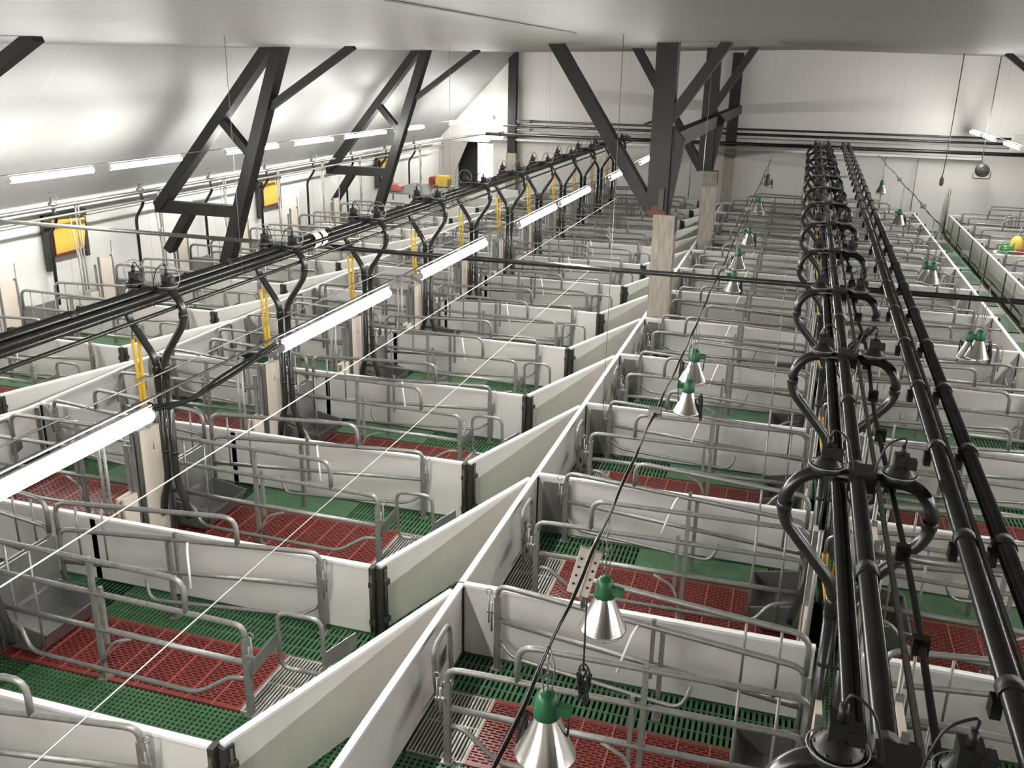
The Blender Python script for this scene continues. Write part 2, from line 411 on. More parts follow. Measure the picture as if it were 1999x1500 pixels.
for rn, R in ROWS.items():
    s = R['s']; x0 = R['x0']
    for k in range(R['k0'], NK+1):
        y = yk(k); o1 = ORD[min(k-R['k0'], 13)] if k < NK else 'farthest'
        # floor
        fl = obj('floor', GM[s], None, (x0, y, 0)); fl['kind'] = 'structure'
        if k == NK: fl.scale.y = (YFAR-yk(NK))/1.9
        # partition
        p = obj('pen_partition', PM[('p', s)], None, (x0, y, 0)); part('end_post', EPM[s], p, (s*(-.015 if s > 0 else .05)*-1 if False else (.02 if s > 0 else .05), 0, 0), 'dark steel end post')
        tag(p, 'white crosswise pen partition, %s from camera, %s' % (o1, R['desc']), 'partition', 'white partitions between the pens')
        if rn == 'R1' and k >= 2: part('cover_plate', CVP, p, (0, 0, 0), 'grey steel cover plate')
        if k == NK: continue
        o1 = ORD[min(k-R['k0'], 13)] if k < NK-1 else 'farthest'
        if not (rn == 'R1' and k == 8): g = obj('bar_grate', GRT[1] if s > 0 else (GRT[2] if rn == 'R2' else GRT[-1]), None, (x0, y, 0))
        if not (rn == 'R1' and k == 8): tag(g, 'pale narrow-bar floor grate, %s from camera, %s' % (o1, R['desc']), 'floor grate', 'bar grates at the tail of the crates')
        rm = obj('slatted_mat', RDM[s], None, (x0, y, 0))
        tag(rm, 'red slotted floor mat, %s from camera, %s' % (o1, R['desc']), 'floor mat', 'red slatted mats under the crates')
        if k >= 1:
            pd = obj('piglet_pad', PADM[s], None, (x0, y, 0))
            tag(pd, 'smooth green piglet pad, %s from camera, %s' % (ORD[k-1 if R['k0'] < 1 else k-R['k0']], R['desc']), 'pad', 'solid green piglet pads')
        if rn == 'L3' and k >= 9: continue
        if s in used: c = copy_tree(PC[s])
        else: c = PC[s]; used.add(s)
        c.location = (x0, y, 0)
        tag(c, 'galvanised tube farrowing crate, %s from camera, %s' % (o1, R['desc']), 'crate', 'galvanised farrowing crates')

# tail walls and slanting gates
def panel_len(L, dark=True):
    m = MB(); m.box(-.016, .03, .03, .016, L-.03, .535); m.cur = 1; m.box(-.021, .0, .535, .021, L, .555)
    return m.mesh('tail_panel', [WHITE, CAP])
TP = panel_len(PITCHY-.02)
m = MB(); m.box(-.025, -.03, 0, .025, .02, .535); m.tube([(.03, .0, .05), (.03, .0, .5)], .009, 6); TPP = m.mesh('panel_post', DARKPOST)
m = MB(); m.tube([(.02, 1.15, .10), (.07, 1.12, .12), (.07, 1.12, .52), (.04, 1.2, .58), (.02, 1.3, .56)], .014, 8, .06); TPH = None
for nm, x, k0, d in (('R1', -1.87, -1, 'on the centre line of the barn'), ('L2', -7.12, 1, 'on the line left of left feed line'), ('R2', 3.0, 1, 'left side of green aisle'), ('R3', 3.86, 4, 'right side of green aisle')):
    for k in range(k0, NK):
        p = obj('tail_panel', TP, None, (x, yk(k)+.01, 0)); part('panel_post', TPP, p, (0, 0, 0), 'dark steel post')
        tag(p, 'white lengthwise panel, %s from camera, %s' % (ORD[k-k0] if k < NK-1 else 'farthest', d), 'panel', 'lengthwise white panels')
for x, k0, d in ((-2.53, -1, 'beside the long centre line'), (-7.72, 1, 'in the left half of the barn')):
    dx, dy = .60, 1.76; L = math.hypot(dx, dy); ang = -math.atan2(dx, dy)
    m = MB(); m.box(-.016, .05, .03, .016, L, .535); m.cur = 1; m.box(-.021, .0, .535, .021, L, .555)
    GM_ = m.mesh('slanting_gate', [WHITE, CAP])
    m = MB(); m.box(-.035, -.02, 0, .035, .05, .535); m.tube([(.045, .02, .04), (.045, .02, .52)], .009, 6); m.box(.03, 0, .1, .06, .05, .14); m.box(.03, 0, .4, .06, .05, .44); GP_ = m.mesh('hinge_post', DARKPOST)
    m = MB(); m.box(-.03, L-.02, .02, .03, L+.02, .54); GE_ = m.mesh('latch_edge', STAIN)
    for k in range(k0, NK):
        g = obj('slanting_gate', GM_, None, (x+.03, yk(k)+.03, 0), rotz=ang); part('hinge_post', GP_, g, (0, 0, 0), 'dark hinged post'); part('latch_edge', GE_, g)
        tag(g, 'white slanting pen gate, %s from camera, %s' % (ORD[k-k0] if k < NK-1 else 'farthest', d), 'gate', 'slanting white pen gates')

# aisle between R2 and R3
m = MB(); m.box(3.03, -4, -.30, 3.84, YFAR, -.02); struct('floor', m.mesh('aisle_base', CONC), 'grey aisle floor')
m = MB(); y = 4.0
while y < YFAR-.2:
    x = 3.10 if int(y*3) % 2 else 3.44
    m.box(x, y, -.02, x+.34, y+.80, .0)
    y += 1.25
m2 = MB(); m2.v, m2.f, m2.s, m2.m = m.v, m.f, m.s, m.m
struct('floor', m.mesh('aisle_slats', GREENP), 'green panels set in the aisle floor')
# floor left of row L3 and right of R3, centre strip between L2 and L3
m = MB(); m.box(XR-3.6, 5, -.1, XR, YFAR, -.01); m.box(XL, 1, -.1, -10.08, YFAR, -.01); struct('floor', m.mesh('side_floor', CONC))

# ------------------------------------------------------------------ columns and roof frames
def add_col(y, label, lower=(0, 2.0), upper_top=None):
    t = empty('roof_column', (-1.82, y, 0)); top = zceil(y, -1.8)+.01; x = 0
    m = MB(); m.box(-.025, -.14, -.4, .275, .14, 2.0); part('column_base', m.mesh('column_base', WOOD), t, label='pale weathered lower casing')
    m = MB(); m.box(-.135, -.12, 2.0, .15, .12, top)
    m.prism([(.135, 2.0), (.17, 2.0), (.32, 3.0), (.135, 3.2)], -.09, .09, 'y'); part('upper_post', m.mesh('upper_post', TIMBER), t, label='nearly black upper timber')
    m = MB(); m.beam((-.06, 0, 2.02), (-1.56, 0, top+.02), .16, .25, (0, 1, 0)); part('left_strut', m.mesh('strut', TIMBER), t)
    m = MB(); m.beam((.05, 0, 3.2), (.78, 0, top+.02), .14, .22, (0, 1, 0)); part('right_strut', m.mesh('strut', TIMBER), t)
    if y < 14:
        m = MB(); m.box(.03, -.145, 2.06, .10, -.12, 2.36); part('gauge_plate', m.mesh('gauge_plate', DARKPOST), t, label='small metal bracket plate')
        m = MB(); m.box(-.135, -.128, 2.0, .135, -.1205, 2.05); m.box(-.06, -.128, 2.05, .02, -.1205, 2.12)
        part('paint_mark', m.mesh('paint_mark', RUST), t, label='faded red paint marks')
    tag(t, label, 'column'); return t
add_col(13.0, 'large timber roof column standing on the centre line, nearer and thicker of the two')
add_col(19.5, 'timber roof column on the centre line, directly behind the nearest column')
t = empty('roof_column', (-1.85, 26.75, 0)); m = MB(); m.box(-.14, -.12, 0, .14, .12, 2.0); part('column_base', m.mesh('column_base', WOOD), t); m = MB(); m.box(-.14, -.12, 2.0, .14, .12, 4.42); part('upper_post', m.mesh('upper_post', TIMBER), t)
tag(t, 'timber post standing against the far wall behind the two centre columns', 'column')
t = empty('roof_column', (-8.15, 26.8, 0)); m = MB(); m.box(-.15, -.1, 0, .15, .1, 1.55); part('column_base', m.mesh('column_base', WOOD), t); m = MB(); m.box(-.12, -.1, 1.55, .12, .1, 4.42); part('upper_post', m.mesh('upper_post', TIMBER), t)
tag(t, 'slim dark post against the far wall right of the daylit window', 'column')
m = MB(); m.beam((-1.72, 12.9, 2.97), (-1.72, 26.8, 2.97), .16, .22)
tag(obj('longitudinal_beam', m.mesh('longitudinal_beam', TIMBER)), 'dark timber beam running lengthwise between the centre columns', 'beam')
def add_frame(y, sgn, cx, label, full=True):
    t = empty('roof_truss', (cx, y, 0)); top = zceil(y, cx)
    def X(x): return sgn*x
    m = MB(); m.beam((X(0), 0, top+.03), (X(-1.50), 0, 0.0), .18, .23, (0, 1, 0)); part('main_post', m.mesh('main_post', TIMBER), t)
    m = MB(); m.beam((X(-.17), 0, top+.03), (X(-2.42), 0, 1.62), .16, .22, (0, 1, 0)); part('rafter', m.mesh('rafter', TIMBER), t)
    m = MB(); m.beam((X(-1.12), 0, 3.05), (X(-.55), 0, 2.42), .12, .15, (0, 1, 0)); part('short_strut', m.mesh('short_strut', TIMBER), t)
    m = MB(); m.beam((X(-.25), 0, 3.25), (X(1.18), 0, top+.03), .10, .12, (0, 1, 0)); part('upper_brace', m.mesh('upper_brace', TIMBER), t)
    m = MB(); m.beam((X(-2.48), 0, 1.62), (X(-.98), 0, 1.62), .15, .19); part('collar', m.mesh('collar', TIMBER), t)
    m = MB(); m.beam((X(-1.86), 0, 1.55), (X(-2.32), 0, .90), .14, .19, (0, 1, 0)); part('kicker', m.mesh('kicker', TIMBER), t)
    tag(t, label, 'roof truss', 'dark timber roof trusses')
add_frame(6.5, 1, -7.20, 'dark timber roof truss cut by the upper left edge, only its brace in view')
add_frame(13.0, 1, -7.58, 'large dark timber roof truss on the left with horizontal collar, nearest complete one')
add_frame(19.5, 1, -7.88, 'dark timber roof truss on the left, smaller one behind the nearest complete truss')
add_frame(19.5, -1, 4.55, 'dark timber roof truss at the upper right edge of the picture')

# ------------------------------------------------------------------ feed lines
def valve(m, c):
    x, y, z = c
    m.lathe([(0, -.02), (.062, -.02), (.070, -.005), (.070, .012), (.045, .03), (.03, .055), (0, .055)], (x, y, z), 18)
    for i in range(6):
        a = math.pi/3*i; m.lathe([(0, .0), (.008, .0), (.008, .022), (0, .022)], (x+.056*math.cos(a), y+.056*math.sin(a), z), 6)
def unit_meshes(w, s):
    D = {}
    for side in (-1, 1):
        m = MB(); q = side*w; jx = side*.042
        m.tube([(side*.05, 0, 0), (q*.72, 0, .0), (q, 0, -.10), (q, 0, -.24), (jx, 0, -.56), (jx, 0, -.72)], .030, 12, .11, 6)
        m.tube([(q*.99, 0, -.16), (q*.99, 0, -.2)], .034, 12); m.tube([(jx, 0, -.60), (jx, 0, -.68)], .035, 12)
        D['loop', side] = m.mesh('feed_loop', BLACK)
        m = MB(); m.tube([(jx, 0, -.70), (jx, 0, -1.62), (side*.10, 0, -1.80), (side*.125, 0, -1.95)], .030, 10, .08)
        for z in (-.95, -1.35): m.tube([(jx, 0, z), (jx, 0, z-.03)], .031, 10)
        D['drop', side] = m.mesh('drop_pipe', BLACK)
        m = MB(); c = (side*.15, -.01, .035); valve(m, c)
        D['valve', side] = m.mesh('valve', BLACKM)
        m = MB(); m.box(c[0]-.03, c[1]-.025, .075, c[0]+.03, c[1]+.035, .135); m.box(c[0]+.02, c[1]-.03, .08, c[0]+.06, c[1]+.02, .12); m.lathe([(0, .13), (.014, .13), (.012, .18), (0, .18)], c[:2]+(0,), 8)
        D['act', side] = m.mesh('actuator', BLACKM)
        m = MB(); m.tube([(c[0], c[1], .17), (c[0]+.01, c[1], .22), (c[0]-side*.07, c[1]-.02, .19), (c[0]-side*.11, c[1]-.03, .05), (0.06*side, -.05, -.06), (.03*side, -.03, -.12)], .0045, 5, .05)
        D['cable', side] = m.mesh('control_cable', BLACKM)
        m = MB(); m.ring((c[0], c[1]-.0, .05), .078, .0025, 'z', 22, 4); 
        if s < 0: m.ring((c[0], c[1]+.02, .12), .105, .0035, 'y', 22, 4)
        D['ring', side] = m.mesh('wire_loop', GREYP)
    m = MB(); m.box(-.055, -.06, -.045, .055, .06, .045); m.tube([(-.16, 0, 0), (.16, 0, 0)], .031, 12)
    D['tee'] = m.mesh('feed_tee', BLACKM)
    xo = -.24 if s < 0 else -.10; yo = .0 if s < 0 else .05; D['hose'] = []; L = 1. if s < 0 else .42
    for i in range(2):
        m = MB(); m.tube([(xo+.06*i, yo, -.42), (xo+.01+.045*i, yo, -.42-.23*L), (xo+.04+.03*i, yo-.02, -.42-.60*L)], .0145, 8, .1); D['hose'].append(m.mesh('yellow_hose', YELLOW))
    ze = -.42-.60*L; D['hook'] = []
    for i in range(2):
        m = MB(); m.tube([(xo+.06*i, yo, -.42), (xo+.06*i, yo, -.34), (xo+.10, 0, -.26)], .007, 6, .03); D['hook'].append(m.mesh('hose_hook', STAIN))
    m = MB()
    for i in range(2): m.tube([(xo+.05+.03*i, yo-.02, ze), (xo+.07+.03*i, yo-.02, ze-.33)], .010, 6)
    m.box(xo+.03, yo-.05, ze-.08, xo+.12, yo+.02, ze-.02)
    D['fit'] = m.mesh('hose_fitting', STAIN)
    return D
def proto_unit(w, s):
    D = unit_meshes(w, s); r = empty('feed_drop_unit'); t = part('feed_tee', D['tee'], r)
    for side in (-1, 1):
        part('feed_loop', D['loop', side], r); part('drop_pipe', D['drop', side], r)
        v = part('valve', D['valve', side], r); part('actuator', D['act', side], v); part('control_cable', D['cable', side], v); part('wire_loop', D['ring', side], v)
    [part('yellow_hose', q, r, label='yellow hose') for q in D['hose']]; part('hose_fitting', D['fit'], r); [part('hose_hook', q, r) for q in D['hook']]
    return r
def xline(nm, y): return .385+.0035*y if nm == 'R' else -4.70
for nm, xf, s, w, k0, d in (('R', .42, 1, .31, -1, 'right'), ('L', -4.70, -1, .26, 0, 'left')):
    z0 = 2.18; pr = proto_unit(w, s); first = True
    for k in range(k0, NK):
        if first: u = pr; first = False
        else: u = copy_tree(pr)
        u.location = (xline(nm, yk(k)+.74)+(.02 if s > 0 else 0), yk(k)+.74, z0)
        tag(u, 'black heart-shaped feed drop pipe unit, %s from camera on the %s feed line' % (ORD[k-k0] if k < NK-1 else 'farthest', d), 'feed drop', 'feed drops on the %s line' % d)
    ya, yb2 = -1.0, 26.6; xa, xb = xline(nm, -1), xline(nm, 26.6)
    m = MB(); m.tube([(xa, ya, z0), (xb, yb2, z0)], .034, 14); mainp = m.mesh('feed_main', BLACK)
    r = obj('feed_main_pipe', mainp); tag(r, 'thick glossy black feed pipe running the length of the %s pen row' % d, 'pipe')
    m = MB(); m.tube([(0, 0, 0), (0, .07, 0)], .041, 14); cm = m.mesh('pipe_collar', BLACKM); y = 1.2
    while y < 26: part('pipe_collar', cm, r, (xline(nm, y), y, z0)); y += .95
    m = MB(); m.tube([(xa-s*.085, ya, z0-.02), (xb-s*.085, yb2, z0-.02)], .022, 10)
    tag(obj('air_pipe', m.mesh('air_pipe', BLACK)), 'thin black air pipe fixed just left of the %s feed pipe' % d if s > 0 else 'thin black air pipe fixed just right of the left feed pipe', 'pipe')
    m = MB(); m.tube([(xa+s*.085, ya, z0-.0), (xb+s*.085, yb2, z0-.0)], .011, 8)
    tag(obj('support_rail', m.mesh('support_rail', STEEL)), 'thin shiny galvanised rail alongside the %s feed pipe' % d, 'rail')
    m = MB(); pts = []; y = ya
    while y < yb2: pts.append((xline(nm, y)+s*(.145+.012*math.sin(y*2.3)), y, z0-.03+.012*math.sin(y*3.1))); y += .25
    m.tube(pts, .012, 6); hs = obj('control_hose', m.mesh('control_hose', BLACKM)); tag(hs, 'black control hose with clips along the %s feed pipe' % d, 'hose')
    m = MB(); m.box(-.025, 0, -.06, .025, .035, 0); cm = m.mesh('hose_clip', BLACKM); y = 1.5
    while y < 25: part('hose_clip', cm, hs, (xline(nm, y)+s*.145, y, z0)); y += .63
    m = MB(); m.tube([(xa-.05, ya, z0-.115), (xb-.05, yb2, z0-.115)], .027, 10)
    tag(obj('return_pipe', m.mesh('return_pipe', BLACK)), 'black return pipe slung beneath the %s feed pipe' % d, 'pipe')
    if s < 0:
        m = MB(); m.tube([(xf+.20, ya, z0-.12), (xf+.20, yb2, z0-.12)], .016, 8)
        tag(obj('water_pipe', m.mesh('water_pipe', BLACK)), 'slim dark water pipe on the right side of the left feed line', 'pipe')
        m = MB()
        m.add([(-.07, 0, -.12), (.08, 0, -.12), (.08, 0, .09), (-.07, 0, .09)], [(0,1,2,3)]); 
        m = MB(); m.lathe([(.085, -.06), (.09, 0), (.085, .06)], (0, 0, 0), 12, 'y'); m.lathe([(.085, .10), (.09, .14), (.085, .2)], (0, 0, 0), 12, 'y')
        tag(obj('tape_sleeve', m.mesh('tape_sleeve', CAP), None, (xf, 8.45, z0-.02)), 'white tape sleeves wrapped around the left feed line by the cross pipe', 'sleeve')
# twin pipes
def xtw(y): return .715+.0130*y
for dx, d in ((0., 'left one'), (.135, 'right one')):
    m = MB(); m.tube([(xtw(-1)+dx, -1, 2.2), (xtw(26.7)+dx, 26.7, 2.2)], .034, 14); r = obj('supply_pipe', m.mesh('supply_pipe', BLACK))
    tag(r, 'thick glossy black supply pipe, %s of the pair right of the right feed line' % d, 'pipe', 'pair of black supply pipes')
    m = MB(); m.tube([(0, 0, 0), (.0008, .06, 0)], .042, 14); m.box(-.05, .0, -.08, -.02, .05, -.02); cm = m.mesh('pipe_clamp', BLACKM); y = 1.55
    while y < 26.5: part('pipe_clamp', cm, r, (xtw(y)+dx, y, 2.2)); y += .95
m = MB(); m.tube([(xtw(-1)+.065, -1, 2.17), (xtw(26.7)+.065, 26.7, 2.17)], .012, 8); tag(obj('support_rail', m.mesh('support_rail', STEEL)), 'thin galvanised rail between the two black supply pipes', 'rail')
for i in range(7):
    y = 3.55 + 3.8*i; m = MB(); m.tube([(.44, y, 2.05), (1.0 if i else 1.35, y, 2.09)], .019, 8)
    tag(obj('cross_bar', m.mesh('cross_bar', STEEL)), 'short galvanised bar under the right feed line, %s from camera' % ORD[i], 'bar', 'short cross bars')
# long transverse pipe
m = MB(); m.tube([(-10.2, 8.93, 2.0), (-4.8, 8.93, 2.0)], .024, 10); m.cur = 1; m.tube([(-4.8, 8.93, 2.0), (9.3, 8.93, 2.0)], .026, 10)
m.tube([(-4.75, 8.93, 2.0), (-4.6, 8.93, 2.0)], .035, 10)
tag(obj('crossing_pipe', m.mesh('crossing_pipe', [STEEL, BLACK])), 'long straight pipe crossing the whole barn above the pens', 'pipe')

# ------------------------------------------------------------------ strip lights (the lamps of the room)
TUBE = mat('lit_tube', (1, 1, 1), .4, emit=((1.0, .985, .955), LAMP))
HOUS = mat('lamp_housing', (.8, .8, .8), .4)
def light(x, y0, y1, z, label, grp):
    L = y1-y0; t = empty('strip_light', (x, y0, z))
    m = MB(); m.tube([(0, .02, 0), (0, L-.02, 0)], .030, 14); part('lit_tube', m.mesh('lit_tube', TUBE), t, label='glowing white tube')
    m = MB(); m.box(-.008, 0, .034, .008, L, .046); m.tube([(0, 0, 0), (0, .022, 0)], .027, 12); m.tube([(0, L-.022, 0), (0, L, 0)], .027, 12); m.box(-.008, 0, .02, .008, .03, .04); m.box(-.008, L-.03, .02, .008, L, .04)
    part('lamp_housing', m.mesh('lamp_housing', HOUS), t)
    tag(t, label, 'strip light', grp)
mid = [(-1.9, -.4), (-.1, 1.4), (1.62, 3.15), (4.23, 5.65), (6.21, 7.72), (8.77, 10.20), (10.42, 11.98), (13.4, 14.9), (16.0, 17.5)]
nvis = 0
for a_, b_ in mid:
    if b_ > 2: nvis += 1
    lb = 'glowing strip light, %s from camera in the centre-left row' % ORD[nvis-1] if b_ > 2 else 'centre-left row strip light %s' % ('just under the camera' if a_ > -1 else 'behind the camera, out of the picture')
    light(-2.58, a_, b_, 2.40, lb, 'strip lights of the centre-left row')
left = [(1.5, 3.0), (3.6, 5.2), (6.6, 8.2), (8.75, 10.15), (10.45, 12.0), (13.15, 14.75), (15.3, 16.8), (17.3, 19.3), (19.8, 21.5), (23.2, 24.1), (24.6, 25.6), (25.9, 26.8)]
for i, (a_, b_) in enumerate(left):
    light(-8.78, a_, b_, 2.515, 'glowing strip light beside the left roof slope, %s from camera' % ORD[i], 'strip lights of the left row')
right = [(.5, 2.), (3.1, 4.6), (5.6, 7.1), (8.1, 9.6), (10.8, 12.3), (13.4, 14.9), (16.2, 17.7), (18.3, 19.8), (20.4, 21.9), (23, 24.4), (24.9, 26.3)]
for i, (a_, b_) in enumerate(right):
    light(4.05, a_, b_, 2.62, 'strip light above the green aisle, %s from camera' % ORD[i], 'strip lights of the right row')
# lamp cables
for x, z, y0, y1, d in ((-2.58, 2.47, -2, 18.5, 'centre-left'), (-8.78, 2.585, 1, 26.8, 'left'), (4.05, 2.69, 0, 26.8, 'right')):
    m = MB(); m.tube([(x, y0, z), (x, y1, z)], .007, 5); tag(obj('lamp_cable', m.mesh('lamp_cable', STAIN)), 'thin cable carrying the strip lights of the %s row' % d, 'cable')
m = MB(); pts = [(-2.58, 3.15, 2.42), (-2.6, 3.4, 2.36), (-2.62, 3.75, 2.36), (-2.58, 4.2, 2.42)]; m.tube(pts, .011, 6, .1); m.tube([(p[0]+.03*math.sin(i*2), p[1], p[2]+.015) for i, p in enumerate(pts)], .008, 6, .1)
tag(obj('connecting_flex', m.mesh('connecting_flex', BLACKM)), 'twisted black flex joining the two nearest strip lights', 'cable')

# ------------------------------------------------------------------ heat lamps
def heat_meshes():
    D = {}
    m = MB(); m.lathe([(.030, .16), (.034, .15), (.090, .0), (.093, -.004), (.091, -.006), (.088, .0), (.032, .148)], (0, 0, 0), 28); D['shade'] = m.mesh('lamp_shade', ALU)
    m = MB(); m.lathe([(.0, .235), (.022, .232), (.032, .215), (.038, .17), (.040, .145), (.030, .14)], (0, 0, 0), 16); m.box(-.075, -.014, .17, -.02, .014, .20); D['cap'] = m.mesh('lamp_cap', LGREEN)
    m = MB(); m.ring((0, 0, -.03), .075, .002, 'z', 20, 4)
    for i in range(6):
        a = math.pi/3*i; m.tube([(.089*math.cos(a), .089*math.sin(a), .0), (.08*math.cos(a), .08*math.sin(a), -.03), (.02*math.cos(a), .02*math.sin(a), -.05)], .0018, 4, .01)
    m.ring((0, 0, -.05), .022, .002, 'z', 12, 4); D['guard'] = m.mesh('wire_guard', WIRE)
    m = MB(); m.lathe([(0, .11), (.016, .11), (.03, .06), (.028, .04), (0, .03)], (0, 0, 0), 12); D['bulb'] = m.mesh('heat_bulb', CAP)
    m = MB()
    for i in range(5):
        a = .6*i; R = .035; pts = [(.085+R*.5*math.cos(t+a)*(.6+.2*math.sin(a)), -.02+.02*math.sin(t+a), .06+R*2.2*math.sin(t)-.012*i) for t in [2*math.pi*q/12 for q in range(13)]]
        m.tube(pts, .0045, 5, cap=False)
    m.tube([(-.07, 0, .18), (-.06, -.02, .05), (.05, -.03, .10), (.085, -.02, .12)], .004, 5, .04); D['coil'] = m.mesh('cable_coil', BLACKM)
    return D
HM = heat_meshes()
def heat_lamp(x, y, z, ztop, label, grp, rot=0., coil=True, tilt=0.):
    t = empty('heat_lamp', (x, y, z)); t.rotation_euler.z = rot; t.scale = (1.2, 1.2, 1.1); ztop = z+(ztop-z)/1.1
    sh = part('lamp_shade', HM['shade'], t, label='polished conical shade'); part('heat_bulb', HM['bulb'], t); part('lamp_cap', HM['cap'], t, label='green plastic cap'); part('wire_guard', HM['guard'], t)
    if coil: part('cable_coil', HM['coil'], t, label='coiled black cable')
    m = MB(); h = ztop-z; m.tube([(0, 0, .23), (.004, 0, h)], .0025, 4)
    m.tube([(-.012, 0, .23), (-.02, .0, h*.6+.09), (0, 0, h)], .002, 4); m.tube([(.012, 0, .23), (.022, 0, h*.6+.09), (0, 0, h)], .002, 4)
    n = int((h-.23)/.03)
    for i in range(n): m.ring((0, 0, .245+i*.03), .008, .0018, 'y' if i % 2 else 'x', 8, 4)
    part('hanging_chain', m.mesh('hanging_chain', WIRE), t)
    tag(t, label, 'heat lamp', grp)
CZ = 2.0
hl = [(2.62, 1.55, 3.0), (3.66, 1.42, 2.9), (6.98, 1.32, .1), (7.24, 1.50, 3.0), (11.9, 1.24, .4), (12.5, 1.42, 2.6), (15.2, 1.3, .3), (18.0, 1.45, 1.), (18.7, 1.30, 2.), (22., 1.5, .5)]
for i, (y, z, ro) in enumerate(hl):
    heat_lamp(-.63, y, z, CZ, 'shiny cone heat lamp left of the right feed line, %s from camera' % ORD[i], 'heat lamps on the left cable', ro, coil=(i != 1))
hr = [(9.1, 1.42, .3), (9.5, 1.30, 2.4), (12.6, 1.40, 1.), (13.2, 1.30, 2.), (17.4, 1.45, .5), (21.8, 1.5, 1.4)]
for i, (y, z, ro) in enumerate(hr):
    heat_lamp(1.78, y, z, 2.12, 'shiny cone heat lamp right of the supply pipes, %s from camera' % ORD[i], 'heat lamps on the right cable', ro)
for x, z, d, y0 in ((-.63, CZ, 'left', -.5), (1.78, 2.12, 'right', 3.0)):
    m = MB(); pts = []; y = y0
    while y < 24: pts.append((x+.004*math.sin(y*9), y, z+.012*math.sin(y*1.7))); y += .2
    m.tube(pts, .0055, 6); m.tube([(p[0]+.006, p[1], p[2]+.006*math.sin(i*1.3)) for i, p in enumerate(pts)], .0035, 5)
    tag(obj('lamp_supply_cable', m.mesh('lamp_supply_cable', BLACKM)), 'black cable strung lengthwise carrying the heat lamps %s of the right feed line' % d, 'cable')
    for j, yy in enumerate([7.6, 10.6, 14.5, 18.3] if d == 'right' else [5.0, 9.4, 14.0]):
        m = MB(); m.box(-.035, -.03, -.03, .035, .03, .03); m.lathe([(0, -.05), (.012, -.05), (.012, .05), (0, .05)], (0, 0, 0), 8, 'y')
        tag(obj('junction_box', m.mesh('junction_box', GREYP), None, (x, yy, z)), 'small grey junction box on the %s heat lamp cable, %s from camera' % (d, ORD[j]), 'junction box', 'junction boxes on lamp cables')
# power strip on the cable
t = empty('power_strip', (-.68, 3.42, 1.83)); t.scale = (.85, .85, .85)
t.rotation_euler = (math.radians(-12), math.radians(14), .12)
m = MB(); m.box(-.055, -.02, -.12, .055, .02, .12); m.box(-.012, -.026, -.13, .012, -.02, .14); part('strip_body', m.mesh('strip_body', BEIGE), t, label='beige socket block')
m = MB()
for i in range(4):
    for sx in (-1, 1): m.lathe([(0, 0), (.007, 0), (.007, .002), (0, .002)], (sx*.036, -.0235, -.07+.045*i), 8, 'y')
part('socket_holes', m.mesh('socket_holes', BLACKM), t)
m = MB(); m.tube([(.0, 0, .12), (.01, 0, .20)], .006, 6); part('strip_hook', m.mesh('strip_hook', WIRE), t)
tag(t, 'beige multi-socket power strip hanging from the black cable above the front pens', 'power strip')
m = MB(); pts = [(-.66, 3.40, 1.72), (-.645, 3.32, 1.65), (-.64, 3.30, 1.55), (-.64, 3.30, 1.42)]; m.tube(pts, .005, 6, .05)
for i in range(6): 
    m.tube([(-.64+.028*math.cos(t_+i)*(1 if i % 2 else .7), 3.30+.01*i, 1.36+.075*math.sin(t_)-.03*(i % 3)) for t_ in [2*math.pi*q/14 for q in range(15)]], .0045, 5, cap=False)
tag(obj('coiled_cable', m.mesh('coiled_cable', BLACKM)), 'black cable hanging in a bundled coil below the power strip', 'cable')

# ------------------------------------------------------------------ cords and wires
def cord(name, pts, r, mt, label, cat='cord'):
    m = MB(); m.tube(pts, r, 5); return tag(obj(name, m.mesh(name, mt)), label, cat)
cord('pull_cord', [(-3.23, -1, 1.6), (-3.23, 18.0, 1.6)], .0045, CORD, 'pale tensioned cord running lengthwise over the crates, left one of two')
cord('pull_cord', [(-2.24, -1, 1.6), (-2.26, 11.0, 1.6)], .0028, CORD, 'thin pale cord running lengthwise near the slanting gates, right one of two')
cord('lift_cable', [(-4.50, 1, 1.6), (-4.47, 24.0, 1.6)], .007, STAIN, 'dark steel lift cable running just right of the left feed line', 'cable')
cord('hanging_wire', [(-1.53, 8.2, zceil(8.2)), (-1.53, 8.2, .35)], .003, WIRE, 'thin wire hanging from the ceiling in front of the nearest centre column', 'wire')
cord('hanging_wire', [(-1.42, 15.0, zceil(15)), (-1.42, 15.0, 1.2)], .005, WIRE, 'thin wire hanging from the ceiling right of the second centre column', 'wire')
for i, (x, y) in enumerate([(-4.6, 7.0), (-4.6, 12.2), (-4.6, 17.5)]):
    cord('hanging_wire', [(x, y, zceil(y)), (x, y, 2.1)], .0025, WIRE, 'fine wire above the left feed line, %s from camera' % ORD[i], 'wire')

cord('ceiling_cable', [(-1.40, 3.1, zceil(3.1, -1.4)-.006), (-1.80, 7.6, zceil(7.6, -1.8)-.006)], .0045, STAIN, 'thin dark cable running straight along the ceiling above the centre', 'cable')

